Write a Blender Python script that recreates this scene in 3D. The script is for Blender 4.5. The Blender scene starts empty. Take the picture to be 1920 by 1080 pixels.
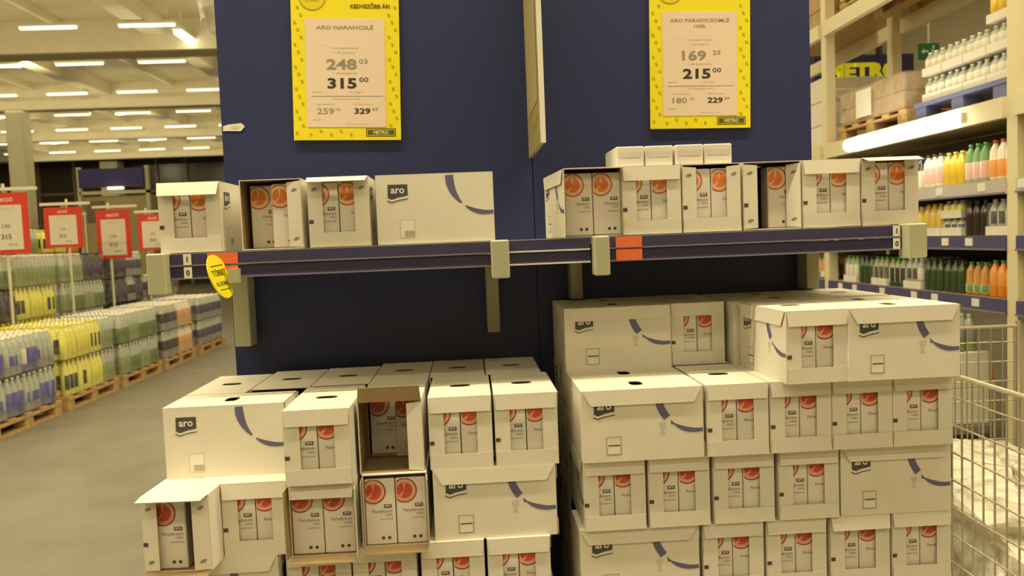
import bpy, math, random
from mathutils import Matrix, Vector
random.seed(7)
scene = bpy.context.scene
COL = scene.collection
PI = math.pi

# ------------------------------------------------------------------ camera
def make_camera():
    yaw, pitch, roll = math.radians(2.9), math.radians(3.5), math.radians(2.291)
    d = Vector((math.sin(yaw)*math.cos(pitch), math.cos(yaw)*math.cos(pitch), -math.sin(pitch)))
    r = Vector((math.cos(yaw), -math.sin(yaw), 0)); u = r.cross(d)
    r2 = r*math.cos(roll) - u*math.sin(roll); u2 = r*math.sin(roll) + u*math.cos(roll)
    cd = bpy.data.cameras.new('camera'); cd.sensor_width = 36; cd.lens = 1500/1920*36
    cd.clip_start = .05; cd.clip_end = 200
    cd.dof.use_dof = True; cd.dof.focus_distance = 2.35; cd.dof.aperture_fstop = 4.5
    c = bpy.data.objects.new('camera', cd); COL.objects.link(c)
    m = Matrix((r2, u2, -d)).transposed().to_4x4(); m.translation = (0, 0, 1.58)
    c.matrix_world = m
    scene.camera = c
make_camera()

# ------------------------------------------------------------------ light and exposure
w = bpy.data.worlds.new('hall_air'); scene.world = w; w.use_nodes = True
w.node_tree.nodes['Background'].inputs[0].default_value = (1, .86, .58, 1)
w.node_tree.nodes['Background'].inputs[1].default_value = .25
scene.view_settings.view_transform = 'Standard'; scene.view_settings.look = 'None'
scene.view_settings.gamma = 1; scene.view_settings.use_curve_mapping = False
scene.view_settings.exposure = -1.15
WARM = (1, .85, .52)
def strip_light(y, x0, x1, energy, z=6.15, up=False, wd=.16):
    l = bpy.data.lights.new('row_and_fill_light', 'AREA'); l.shape = 'RECTANGLE'
    l.size = x1-x0; l.size_y = wd; l.energy = energy; l.color = WARM
    o = bpy.data.objects.new('row_and_fill_light', l); COL.objects.link(o)
    o.location = ((x0+x1)/2, y, z)
    if up: o.rotation_euler = (PI, 0, 0)
for y, e in ((-8.15, 80), (-4.9, 120), (-1.65, 300), (1.6, 720), (4.85, 200), (8.1, 210), (11.35, 230), (14.6, 230)):
    strip_light(y, -11, 6.5, e*3.0)
    strip_light(y, -11, 6.5, 190, z=6.0, up=True, wd=1.6)  # broad upward strip, added fill for the ceiling
for y in (16.9, 20.1, 23.7, 27.2, 30.4, 33.6, 36.8):        # wide upward strips added below the far lamps to brighten the ceiling
    strip_light(y, -20, 0, 235, z=5.9, up=True, wd=2.2)

for x, y in ((-14.5, 20.1), (-10.6, 20.1), (-15.2, 27.2), (-11.3, 27.2), (-16.6, 33.6), (-12.7, 33.6)):   # fill points added among the lamp rows to brighten the far hall
    l = bpy.data.lights.new('far_fill_light', 'POINT'); l.energy = 260; l.color = WARM; l.shadow_soft_size = .06
    o = bpy.data.objects.new('far_fill_light', l); COL.objects.link(o); o.location = (x, y, 6.14)

# ------------------------------------------------------------------ materials
MATS = {}
def mat(name, rgb, rough=.6, metal=0, noise=0, nscale=20, trans=0, emit=None, spec=.4, bump=0):
    if name in MATS: return MATS[name]
    m = bpy.data.materials.new(name); m.use_nodes = True; nt = m.node_tree
    b = nt.nodes['Principled BSDF']
    b.inputs['Base Color'].default_value = (*rgb, 1); b.inputs['Roughness'].default_value = rough
    b.inputs['Metallic'].default_value = metal; b.inputs['Specular IOR Level'].default_value = spec
    b.inputs['Transmission Weight'].default_value = trans
    if noise or bump:
        tc = nt.nodes.new('ShaderNodeTexCoord'); n = nt.nodes.new('ShaderNodeTexNoise')
        n.inputs['Scale'].default_value = nscale; n.inputs['Detail'].default_value = 5
        nt.links.new(tc.outputs['Object'], n.inputs['Vector'])
        if noise:
            r = nt.nodes.new('ShaderNodeValToRGB')
            r.color_ramp.elements[0].position = .3; r.color_ramp.elements[1].position = .7
            r.color_ramp.elements[0].color = (*[c*(1-noise) for c in rgb], 1)
            r.color_ramp.elements[1].color = (*[min(1, c*(1+noise)) for c in rgb], 1)
            nt.links.new(n.outputs['Fac'], r.inputs['Fac']); nt.links.new(r.outputs['Color'], b.inputs['Base Color'])
        if bump:
            bp = nt.nodes.new('ShaderNodeBump'); bp.inputs['Strength'].default_value = bump
            bp.inputs['Distance'].default_value = .01
            nt.links.new(n.outputs['Fac'], bp.inputs['Height']); nt.links.new(bp.outputs['Normal'], b.inputs['Normal'])
    if emit:
        b.inputs['Emission Color'].default_value = (*emit[:3], 1); b.inputs['Emission Strength'].default_value = emit[3]
    MATS[name] = m
    return m
def film_mat(name, alpha, rgb=(.9, .88, .8), rough=.15):
    m = bpy.data.materials.new(name); m.use_nodes = True; nt = m.node_tree
    b = nt.nodes['Principled BSDF']; b.inputs['Base Color'].default_value = (*rgb, 1); b.inputs['Roughness'].default_value = rough
    n = nt.nodes.new('ShaderNodeTexNoise'); n.inputs['Scale'].default_value = 14; n.inputs['Detail'].default_value = 4
    tc = nt.nodes.new('ShaderNodeTexCoord'); nt.links.new(tc.outputs['Object'], n.inputs['Vector'])
    mp = nt.nodes.new('ShaderNodeMapRange'); mp.inputs['From Min'].default_value = .35; mp.inputs['From Max'].default_value = .7
    mp.inputs['To Min'].default_value = alpha*.4; mp.inputs['To Max'].default_value = min(1, alpha*1.9)
    nt.links.new(n.outputs['Fac'], mp.inputs['Value']); nt.links.new(mp.outputs['Result'], b.inputs['Alpha'])
    bp = nt.nodes.new('ShaderNodeBump'); bp.inputs['Strength'].default_value = .6; bp.inputs['Distance'].default_value = .02
    nt.links.new(n.outputs['Fac'], bp.inputs['Height']); nt.links.new(bp.outputs['Normal'], b.inputs['Normal'])
    MATS[name] = m
    return m

CARD = mat('white_cardboard', (.76, .72, .63), .55, noise=.03, nscale=9)
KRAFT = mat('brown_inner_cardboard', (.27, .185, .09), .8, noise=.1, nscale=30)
CORR = mat('cut_cardboard_edge', (.52, .42, .26), .85)
NAVYP = mat('navy_panel', (.022, .030, .115), .45, noise=.08, nscale=120)
RAIL = mat('rail_plum', (.046, .040, .10), .35)
RAILEDGE = mat('rail_clear_lip', (.20, .18, .24), .15); RAILGLARE = mat('rail_glare_lip', (.75, .73, .70), .2)  # white glare on the middle rail is put into its lip colour
OLIVE = mat('pale_olive_metal', (.43, .43, .29), .45)
OLIVED = mat('olive_bracket', (.30, .29, .20), .5)
ORANGE = mat('orange_card', (.80, .16, .055), .5)
TAGW = mat('white_tag', (.75, .72, .62), .5)
INK = mat('dark_ink', (.035, .033, .03), .6)
GREYINK = mat('grey_ink', (.33, .28, .22), .6)
SLATE = mat('slate_ink', (.075, .075, .075), .5)
ARC = mat('violet_blue_ink', (.135, .13, .25), .5)
PALEINK = mat('pale_grey_ink', (.60, .56, .48), .6)
WHITEINK = mat('white_ink', (.82, .80, .72), .5)
YEL = mat('yellow_paper', (.80, .70, .015), .5)
YELD = mat('dark_yellow_ink', (.42, .33, .01), .6)
PAPER = mat('pinkish_paper', (.74, .60, .50), .6)
BADGE = mat('badge_yellow', (.74, .60, .02), .5)
CARTON = mat('carton_white', (.80, .76, .70), .35)
REDINK = mat('red_slice_ink', (.56, .09, .045), .4)
REDL = mat('light_red_ink', (.80, .34, .22), .4)
RUST = mat('rust_ring_ink', (.40, .09, .045), .4)
ORJ = mat('orange_slice_ink', (.74, .22, .06), .4)
ORJL = mat('light_orange_ink', (.86, .52, .30), .4)
ORJR = mat('orange_ring_ink', (.60, .15, .05), .4)
TXTR = mat('text_brown_ink', (.30, .17, .10), .5)
WOOD = mat('pallet_wood', (.52, .34, .15), .75, noise=.22, nscale=14)
WIRE = mat('zinc_wire', (.50, .46, .36), .35, metal=.6)
WIREB = mat('bright_zinc_rail', (.66, .62, .5), .25, metal=.7)
FLOORM = mat('grey_floor', (.19, .175, .14), .5, noise=.10, nscale=3, spec=.35)
CEILM = mat('ceiling_sheet', (.50, .44, .28), .8, noise=.05, nscale=2)
BEAMM = mat('concrete_beam', (.66, .60, .42), .8, noise=.04, nscale=4)
COLM = mat('column_paint', (.72, .69, .50), .7, noise=.03, nscale=5)
WALLD = mat('dark_glass_wall', (.055, .042, .026), .25)
MULL = mat('grey_mullion', (.22, .19, .12), .5)
WALLB = mat('beige_wall', (.55, .49, .34), .8)
RACKP = mat('cream_rack_paint', (.72, .65, .44), .45)
RACKD = mat('rack_deck_beige', (.40, .34, .22), .7)
NAVYR = mat('navy_price_rail', (.075, .072, .17), .4)
REDS = mat('red_sign', (.66, .055, .03), .5)
SIGNP = mat('sign_paper', (.72, .66, .55), .6)
TUBE = mat('lamp_glow', (1, 1, .9), .5, emit=(1, .92, .66, 3.0))
TUBEH = mat('hot_lamp_glow', (1, 1, .9), .5, emit=(1, .94, .72, 14))
HOUS = mat('lamp_housing', (.7, .66, .5), .5)
FILM = film_mat('clear_shrink_film', .10)
FILMW = film_mat('milky_stretch_film', .62, (.85, .82, .72), .2)
BROWNC = mat('brown_carton', (.42, .29, .15), .75, noise=.1, nscale=12)

# ------------------------------------------------------------------ text outlines, turned into polygons
TEXTS = {}
def text_poly(s, bold=0.0):
    k = (s, bold)
    if k in TEXTS: return TEXTS[k]
    cu = bpy.data.curves.new('t', 'FONT'); cu.body = s; cu.size = 1; cu.resolution_u = 2; cu.offset = bold
    cu.fill_mode = 'FRONT'
    o = bpy.data.objects.new('t', cu); COL.objects.link(o)
    dg = bpy.context.evaluated_depsgraph_get()
    me = bpy.data.meshes.new_from_object(o.evaluated_get(dg))
    vs = [(v.co.x, v.co.y) for v in me.vertices]; fs = [tuple(p.vertices) for p in me.polygons]
    bpy.data.objects.remove(o); bpy.data.curves.remove(cu); bpy.data.meshes.remove(me)
    x0 = min(v[0] for v in vs); x1 = max(v[0] for v in vs)
    y0 = min(v[1] for v in vs); y1 = max(v[1] for v in vs)
    TEXTS[k] = ([((x-x0)/(y1-y0), (y-y0)/(y1-y0)) for x, y in vs], fs, (x1-x0)/(y1-y0))
    return TEXTS[k]

# ------------------------------------------------------------------ mesh builder
class MB:
    def __init__(s): s.v = []; s.f = []; s.m = []; s.mats = []
    def mi(s, m):
        if m not in s.mats: s.mats.append(m)
        return s.mats.index(m)
    def add(s, vs, fs, m):
        n = len(s.v); s.v += [tuple(v) for v in vs]
        for i, f in enumerate(fs):
            s.f.append(tuple(n+k for k in f)); s.m.append(s.mi(m[i] if isinstance(m, list) else m))
        return s
    def box(s, x0, x1, y0, y1, z0, z1, m):
        vs = [(x, y, z) for z in (z0, z1) for y in (y0, y1) for x in (x0, x1)]
        return s.add(vs, [(0,2,3,1), (4,5,7,6), (0,1,5,4), (2,6,7,3), (0,4,6,2), (1,3,7,5)], m)  # bottom top front back left right
    def bbox(s, x0, x1, y0, y1, z0, z1, b, m):       # box with a bevel
        vs = []; f = []
        def ring(z, i):
            n = len(vs)
            for (x, y) in ((x0+i+b, y0+i), (x1-i-b, y0+i), (x1-i, y0+i+b), (x1-i, y1-i-b), (x1-i-b, y1-i), (x0+i+b, y1-i), (x0+i, y1-i-b), (x0+i, y0+i+b)): vs.append((x, y, z))
            return n
        r = [ring(z0, b), ring(z0+b, 0), ring(z1-b, 0), ring(z1, b)]
        for a, c in zip(r, r[1:]):
            for k in range(8): f.append((a+k, a+(k+1) % 8, c+(k+1) % 8, c+k))
        f.append(tuple(r[0]+k for k in range(7, -1, -1))); f.append(tuple(r[3]+k for k in range(8)))
        return s.add(vs, f, m)
    def lathe(s, prof, n, mats, c=(0, 0)):           # prof: (r, z); mats per ring
        vs = []; f = []; mm = []
        for r, z in prof:
            for k in range(n): vs.append((c[0]+r*math.cos(2*PI*k/n), c[1]+r*math.sin(2*PI*k/n), z))
        for i in range(len(prof)-1):
            for k in range(n):
                f.append((i*n+k, i*n+(k+1) % n, (i+1)*n+(k+1) % n, (i+1)*n+k)); mm.append(mats[i] if isinstance(mats, list) else mats)
        f.append(tuple(range(n-1, -1, -1))); mm.append(mm[0])
        f.append(tuple((len(prof)-1)*n+k for k in range(n))); mm.append(mm[-2])
        return s.add(vs, f, mm)
    def tube(s, p, q, r, m, n=6):
        p = Vector(p); q = Vector(q); d = (q-p).normalized()
        a = d.cross(Vector((0, 0, 1)) if abs(d.z) < .9 else Vector((1, 0, 0))).normalized(); b = d.cross(a)
        vs = [c+(a*math.cos(2*PI*k/n)+b*math.sin(2*PI*k/n))*r for c in (p, q) for k in range(n)]
        f = [(k, (k+1) % n, n+(k+1) % n, n+k) for k in range(n)]+[tuple(range(n-1, -1, -1)), tuple(range(n, 2*n))]
        return s.add(vs, f, m)
    def bar(s, p, q, w, h, m):                       # rectangular bar
        p = Vector(p); q = Vector(q); d = (q-p).normalized()
        a = d.cross(Vector((0, 0, 1)) if abs(d.z) < .9 else Vector((0, 1, 0))).normalized(); b = a.cross(d)
        vs = [c+a*i*w/2+b*j*h/2 for c in (p, q) for i, j in ((-1, -1), (1, -1), (1, 1), (-1, 1))]
        return s.add(vs, [(3, 2, 1, 0), (4, 5, 6, 7), (0, 1, 5, 4), (1, 2, 6, 5), (2, 3, 7, 6), (3, 0, 4, 7)], m)
    def plate(s, poly, fr, th, m, mback=None, mside=None):  # polygon in frame fr=(origin, ex, ey), extruded by th along the normal ex x ey
        o, ex, ey = (Vector(t) for t in fr); nz = ex.cross(ey).normalized()
        n = len(poly); front = [o+ex*x+ey*y+nz*th for x, y in poly]; back = [o+ex*x+ey*y for x, y in poly]
        f = [tuple(range(n)), tuple(range(2*n-1, n-1, -1))]+[(n+k, n+(k+1) % n, (k+1) % n, k) for k in range(n)]
        return s.add(front+back, f, [m, mback or m]+[mside or m]*n)
    def flat(s, poly, fr, m, off=0.0):
        o, ex, ey = (Vector(t) for t in fr); nz = ex.cross(ey).normalized()
        return s.add([o+ex*x+ey*y+nz*off for x, y in poly], [tuple(range(len(poly)))], m)
    def rect(s, x0, x1, y0, y1, fr, m, off=0.0): return s.flat([(x0, y0), (x1, y0), (x1, y1), (x0, y1)], fr, m, off)
    def text(s, t, h, x, y, fr, m, align='c', bold=0.0, off=0.0, maxw=None, wide=1):
        vs, fs, w = text_poly(t, bold); sx = h*wide
        if maxw and w*sx > maxw: sx = maxw/w
        ox = x-{'c': .5, 'l': 0, 'r': 1}[align]*w*sx
        o, ex, ey = (Vector(q) for q in fr); nz = ex.cross(ey).normalized()
        return s.add([o+ex*(ox+a*sx)+ey*(y+b*h)+nz*off for a, b in vs], fs, m)
    def stroke(s, pts, ws, fr, m, off=0.0):          # ribbon of varying width along 2-D points
        L = []; R = []
        for i, (x, y) in enumerate(pts):
            a = pts[max(0, i-1)]; b = pts[min(len(pts)-1, i+1)]
            d = Vector((b[0]-a[0], b[1]-a[1])).normalized(); n = Vector((-d.y, d.x))*ws[i]/2
            L.append((x+n.x, y+n.y)); R.append((x-n.x, y-n.y))
        for i in range(len(pts)-1): s.flat([R[i], R[i+1], L[i+1], L[i]], fr, m, off)
        return s
    def mesh(s, name):
        me = bpy.data.meshes.new(name); me.from_pydata(s.v, [], s.f)
        for m in s.mats: me.materials.append(m)
        me.polygons.foreach_set('material_index', s.m); me.update()
        return me
def obj(name, me, parent=None, loc=(0, 0, 0), rot=(0, 0, 0), label=None, kind=None, scale=None):
    if isinstance(me, MB): me = me.mesh(name)
    o = bpy.data.objects.new(name, me); COL.objects.link(o)
    o.location = loc; o.rotation_euler = rot
    if scale: o.scale = scale
    if parent: o.parent = parent
    if label: o['label'] = label
    if kind: o['kind'] = kind
    return o
def tag(o, label, cat, group=None):
    o['label'] = label; o['category'] = cat
    if group: o['group'] = group
    return o
def thing(name, label, cat, loc=(0, 0, 0), rz=0, group=None):
    o = bpy.data.objects.new(name, None); COL.objects.link(o); o.empty_display_size = .05
    o.location = loc; o.rotation_euler = (0, 0, rz)
    return tag(o, label, cat, group)
def copy_tree(o, parent=None):
    c = o.copy(); COL.objects.link(c)
    if parent: c.parent = parent
    for ch in CH.get(o.name, list(o.children)): copy_tree(ch, c)
    return c
CH = {}
ORD = ['first', 'second', 'third', 'fourth', 'fifth', 'sixth', 'seventh', 'eighth', 'ninth', 'tenth', 'eleventh', 'twelfth', 'thirteenth', 'fourteenth', 'fifteenth', 'sixteenth']

# ================================================================== the hall
X0, X1, Y0, Y1, ZC = -24, 9, -12, 40, 6.65
def structure(name, mb, label=None): return obj(name, mb, kind='structure', label=label)
structure('floor', MB().box(X0, X1, Y0, Y1, -.1, 0, FLOORM))
ceil = structure('ceiling', MB().box(X0, X1, Y0, Y1, ZC, ZC+.1, CEILM))
wb = structure('wall_back', MB().box(X0, X1, Y1, Y1+.2, 0, ZC, WALLD))
for i, x in enumerate((-23, -20.6, -18.9, -15, -13.6, -11.4, -9, -6, -3, 0, 3, 6)):
    obj('mullion', MB().box(x-.07, x+.07, Y1-.12, Y1, 0, ZC, MULL), wb)
for z in (3.1, 4.6): obj('transom', MB().box(X0, X1, Y1-.10, Y1, z-.06, z+.06, MULL), wb)
structure('wall_left', MB().box(X0-.2, X0, Y0, Y1, 0, ZC, WALLB))
structure('wall_right', MB().box(X1, X1+.2, Y0, Y1, 0, ZC, WALLB))
structure('wall_front', MB().box(X0, X1, Y0-.2, Y0, 0, ZC, WALLB))
bm_ = MB().box(X0, X1, 0, .75, 5.98, ZC, BEAMM).mesh('beam')
for y in (-8, -1.5, 5, 11.5, 18, 24.5, 31, 37.5): obj('beam', bm_, ceil, (0, y, 0))
pm = MB().box(-.21, .21, Y0, Y1, 6.30, ZC, BEAMM).mesh('purlin')
for x in (-22.6, -18.6, -14.6, -10.6, -6.6, -2.6, 1.4, 5.4): obj('purlin', pm, ceil, (x, 0, 0))
pm2 = MB().box(-.05, .05, Y0, Y1, 6.5, ZC, BEAMM).mesh('rib')
for x in (-20.6, -16.6, -12.6, -8.6, -4.6, -.6, 3.4, 7.4): obj('rib', pm2, ceil, (x, 0, 0))
for x, y, r, z1, nm in ((-13.3, 24.9, .25, 5.98, 'thick'), (-16.7, 39, .4, 5.98, 'thin')):
    c = obj('column', MB().bbox(x-r, x+r, y-r, y+r, 0, z1, .03, COLM), kind='structure')
# right-hand window seen through the rack
wn = structure('window_1', MB().box(X1-.06, X1-.01, 17.0, 18.9, 5.0, 6.3, mat('pale_pane', (.80, .76, .62), .3)))
for y in (17.0, 17.65, 18.3, 18.9): obj('window_bar', MB().box(X1-.11, X1-.05, y-.05, y+.05, 4.95, 6.35, mat('dark_bar', (.13, .11, .07), .5)), wn)
for z in (5.0, 5.65, 6.3): obj('window_bar', MB().box(X1-.10, X1-.05, 16.95, 18.95, z-.05, z+.05, MATS['dark_bar']), wn)

# ------------------------------------------------------------------ ceiling lamps
tubem = MB().box(-.55, .55, -.045, .045, -.07, -.02, TUBE).mesh('tube')
housm = MB().box(-.58, .58, -.06, .06, -.02, .03, HOUS).mesh('housing')
rodm = MB().tube((0, 0, .03), (0, 0, ZC-6.25), .008, HOUS).mesh('hanger')
rows = ((16.9, -6.4, 'nearest'), (20.1, -7.3, 'second nearest'), (23.7, -7.4, 'third nearest'), (27.2, -7.0, 'fourth nearest'), (30.4, -6.6, 'fifth nearest'), (33.6, -6.9, 'sixth nearest'), (36.8, -6.2, 'farthest'))
for ry, xs, rn in rows:
    lo = -880/1500*ry*1.0-2.0
    k = 0; x = xs+2.0
    while x > lo:
        zz = 6.25 if ry not in (24.5,) else 5.9
        t = thing('ceiling_lamp', f'thin fluorescent ceiling lamp, {ORD[k]} from the navy panel in the {rn} lamp row', 'ceiling lamp', (x, ry, zz), 0, 'ceiling lamps over the left aisle')
        obj('lamp_tube', tubem, t); obj('housing', housm, t)
        obj('hanger', rodm, t, (-.4, 0, 0)); obj('hanger', rodm, t, (.4, 0, 0))
        x -= 1.95; k += 1
t = thing('ceiling_lamp', 'bright lamp tube running along the aisle beside the navy panel', 'ceiling lamp', (-5.85, 18.2-.9, 6.2))
obj('lamp_tube', MB().box(-.075, .075, -.1, 1.35, -.10, -.02, TUBEH), t); obj('housing', MB().box(-.1, .1, -.15, 1.4, -.02, .05, HOUS), t)
obj('hanger', MB().box(-.02, .02, .1, .14, .05, ZC-6.2, HOUS), t)

# ================================================================== juice boxes
W, L, H, T = .176, .341, .199, .003
def shell_mesh():
    o = [(x, y, z) for z in (0, H) for y in (-L/2, L/2) for x in (-W/2, W/2)]
    i = [(x, y, z) for z in (T, H) for y in (-L/2, L/2-T) for x in (-W/2+T, W/2-T)]
    v = o+i
    f = [(0,2,3,1), (2,6,7,3), (0,4,6,2), (1,3,7,5),            # outer bottom, back, left, right
         (8,9,11,10), (10,11,15,14), (8,10,14,12), (9,13,15,11),  # inner
         (4,12,14,6), (6,14,15,7), (7,15,13,5),                  # top rims
         (0,8,12,4), (1,5,13,9), (0,1,9,8)]                       # front rims
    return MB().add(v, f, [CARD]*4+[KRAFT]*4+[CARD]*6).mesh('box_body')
def top_mesh():
    ca = math.degrees(math.atan2(L/2, W/2)); th = [0, 30, ca, 78, 90, 102, 180-ca, 150]; th += [t+180 for t in th]
    outer = []; slot = []
    for t in th:
        c, s_ = math.cos(math.radians(t)), math.sin(math.radians(t))
        k = min(W/2/abs(c) if abs(c) > 1e-6 else 9, L/2/abs(s_) if abs(s_) > 1e-6 else 9)
        outer.append((c*k, s_*k))
        a = math.radians(t); slot.append((.031*math.copysign(abs(c)**.6, c), .019*math.copysign(abs(s_)**.6, s_)))
    n = len(th); v = [(x, y, H+.0025) for x, y in outer]+[(x, y, H+.0025) for x, y in slot]+[(x, y, H+.0002) for x, y in outer]+[(x, y, H+.0002) for x, y in slot]
    f = []; m = []
    for k in range(n):
        j = (k+1) % n
        f += [(k, j, n+j, n+k), (2*n+j, 2*n+k, 3*n+k, 3*n+j), (2*n+k, 2*n+j, j, k), (n+k, n+j, 3*n+j, 3*n+k)]; m += [CARD, KRAFT, CARD, CORR]
    return MB().add(v, f, m).mesh('top_panel')
FX = ((0, 0, 0), (1, 0, 0), (0, 0, 1))                 # a frame facing -Y
BODY, TOP = shell_mesh(), top_mesh()
hw = W/2
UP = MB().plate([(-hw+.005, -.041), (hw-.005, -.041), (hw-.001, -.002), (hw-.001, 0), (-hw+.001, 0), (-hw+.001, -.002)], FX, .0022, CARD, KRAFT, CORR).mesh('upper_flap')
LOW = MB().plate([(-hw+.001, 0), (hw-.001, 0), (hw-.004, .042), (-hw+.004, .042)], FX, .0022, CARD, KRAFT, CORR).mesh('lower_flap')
def oval(cx, cy, a, b, n=10, rot=0): return [(cx+a*math.cos(2*PI*k/n)*math.cos(rot)-b*math.sin(2*PI*k/n)*math.sin(rot), cy+a*math.cos(2*PI*k/n)*math.sin(rot)+b*math.sin(2*PI*k/n)*math.cos(rot)) for k in range(n)]
DW = .042
DUSTL = MB().plate([(.001, .004), (DW, .006), (DW, H-.008), (.001, H-.004)], FX, .002, CARD, KRAFT, CORR).mesh('dust_flap')
DUSTR = MB().plate([(-DW, .006), (-.001, .004), (-.001, H-.004), (-DW, H-.008)], FX, .002, CARD, KRAFT, CORR).mesh('dust_flap')
GLUE = mat('grey_glue_mark', (.27, .25, .20), .5)
FLAPMARK = MB().flat(oval(0, 0, .009, .0045, rot=.35), FX, GLUE, .0005).mesh('printed_mark')
ARCEND = MB().rect(0, .013, -.006, .005, FX, SLATE, .0005).mesh('arc_end_print')
SIDEFLAP = MB().plate([(.026-L/2, -.041), (L/2-.026, -.041), (L/2-.003, 0), (-L/2+.003, 0)], FX, .0022, CARD, KRAFT, CORR).mesh('side_flap')
# prints on the long side, viewer's frame: s from 0 (left) to L, t up
SF = ((-W/2-.0006, L/2, 0), (0, -1, 0), (0, 0, 1))
def logo_mesh():
    b = MB(); x0, x1, z0, z1 = .034, .092, .136, .173
    b.flat([(x0, z0-.001), (x0+.012, z0-.006), (x0+.03, z0), (x1, z0+.005), (x1, z1), (x0+.001, z1)], SF, SLATE)
    b.text('aro', .015, (x0+x1)/2, z0+.011, SF, WHITEINK, bold=.02, off=.0004)
    b.stroke([(x0-.002, z0-.005), (x0+.011, z0-.0105), (x0+.03, z0-.005), (x1+.001, z0-.0005)], [.004]*4, SF, WHITEINK, .0003)
    b.stroke([(x0-.002, z0-.009), (x0+.011, z0-.0145), (x0+.03, z0-.009), (x1+.001, z0-.0045)], [.003, .003, .0025, .002], SF, SLATE, .0004)
    return b.mesh('brand_mark')
def arc_mesh(blunt):
    b = MB(); cx, cz, r = .945*L, (H-.013 if blunt else H-.007), .108
    pt = lambda a: (cx+r*math.cos(math.radians(a)), cz+r*math.sin(math.radians(a)))
    p = [pt(a) for a in range(178, 232, 6)]; p = p[:8] if blunt else p
    b.stroke(p, ([.0215]*8 if blunt else [.023, .0235, .0235, .022, .0195, .0165, .013, .009, .0055]), SF, ARC)
    p = [q for q in (pt(a) for a in range(234, 292, 5)) if q[0] < L-.001]
    b.stroke(p, [.004, .0075, .0105, .0125, .0135, .0135, .0125, .012, .011, .011, .011][:len(p)], SF, ARC)
    if blunt: b.flat([(pt(231)[0]-.006, pt(231)[1]+.009), (pt(231)[0]-.004, pt(231)[1]-.005), (pt(234)[0]+.004, pt(234)[1]-.001)], SF, ARC)
    return b.mesh('arc_stripe')
def label_mesh(kind):
    b = MB(); x0, x1, z0, z1 = .066, .109, .018, .070
    for r in ((x0, x1, z1-.0018, z1), (x0, x1, z0, z0+.0018), (x0, x0+.0018, z0, z1), (x1-.0018, x1, z0, z1)): b.rect(*r, SF, PALEINK if kind else GLUE, .0001)
    if kind:
        b.rect(x0+.002, x1-.002, z0+.002, z1-.002, SF, WHITEINK)
        for k in range(9): b.rect(x0+.012+k*.0032, x0+.0135+k*.0032+(k % 3)*.0005, z0+.003, z0+.02, SF, GREYINK, .0002)
    else:
        b.rect(x0+.006, x1-.004, z0+.026, z0+.029, SF, INK, .0002)
        b.rect(x0+.006, x1-.006, z0+.004, z0+.022, SF, WHITEINK, .0001)
    return b.mesh('barcode_label')
def icon_mesh():
    b = MB(); x, z = .226, .092
    b.flat([(x-.010, z+.012), (x-.006, z-.004), (x+.006, z-.004), (x+.012, z+.012)], SF, PALEINK)
    b.rect(x-.003, x+.003, z-.016, z-.004, SF, PALEINK); b.rect(x-.007, x+.007, z-.02, z-.016, SF, PALEINK)
    return b.mesh('glass_symbol')
LOGO, ARCB, ARCM, LAB0, LAB1, ICON = logo_mesh(), arc_mesh(1), arc_mesh(0), label_mesh(0), label_mesh(1), icon_mesh()

# juice cartons
CW, CD, CHH = .083, .058, .184
def carton_meshes(orange):
    body = MB().bbox(-CW/2, CW/2, -CD/2, CD/2, 0, CHH, .0025, CARTON).mesh('carton_body')
    F = ((-CW/2, -CD/2-.0004, 0), (1, 0, 0), (0, 0, 1))
    a, l, r = (ORJ, ORJL, ORJR) if orange else (REDINK, REDL, RUST)
    b = MB(); cx, cz, R = .29*CW, .81*CHH, .42*CW
    def disc(rad, m, off, a0=0, a1=360, n=20):
        pts = []
        for k in range(n+1):
            t_ = math.radians(a0+(a1-a0)*k/n); pts.append((max(.0015, cx+rad*math.cos(t_)), min(CHH-.002, cz+rad*math.sin(t_))))
        b.flat(pts[:-1] if a1-a0 == 360 else pts+[(cx, cz)], F, m, off)
    disc(R, r, 0); disc(R*.86, CARTON, .0001); disc(R*.80, l, .0002); disc(R*.62, a, .0003)
    for k in range(5): disc(R*.6, l if k % 2 else a, .00035, 70*k+10, 70*k+32, 3)
    slice_ = b.mesh('fruit_picture')
    b = MB(); b.rect(.62*CW, .88*CW, .555*CHH, .61*CHH, F, SLATE); b.text('aro', .0058, .75*CW, .57*CHH, F, WHITEINK, bold=.02, off=.0002)
    lg = b.mesh('brand_mark')
    b = MB()
    b.text('Narancs' if orange else 'Paradicsom', .0088, .90*CW, .485*CHH, F, TXTR, 'r', .008, maxw=.66*CW)
    b.text('100%', .007, .90*CW, .43*CHH, F, TXTR, 'r'); b.text('narancslé' if orange else 'paradicsomlé', .0062, .90*CW, .37*CHH, F, TXTR, 'r', maxw=.4*CW)
    tx = b.mesh('printed_text')
    dot = MB().flat(oval(0, 0, .0048, .0048), ((0, -CD/2-.0004, 0), (1, 0, 0), (0, 0, 1)), SLATE).mesh('round_symbol')
    return body, slice_, lg, tx, dot
CARTONS = {False: carton_meshes(False), True: carton_meshes(True)}
def carton(label, loc, rz, orange, group='juice cartons in the boxes', rot=None):
    o = thing('juice_carton', label, 'juice carton', loc, rz, group)
    if rot: o.rotation_euler = rot
    body, sl, lg, tx, dot = CARTONS[orange]
    obj('carton_body', body, o); obj('fruit_picture', sl, o); obj('brand_mark', lg, o); obj('printed_text', tx, o)
    obj('round_symbol', dot, o, (.06*CW, 0, .1*CHH)); obj('round_symbol', dot, o, (.26*CW, 0, .1*CHH))
    return o
R_ = math.radians
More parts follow.
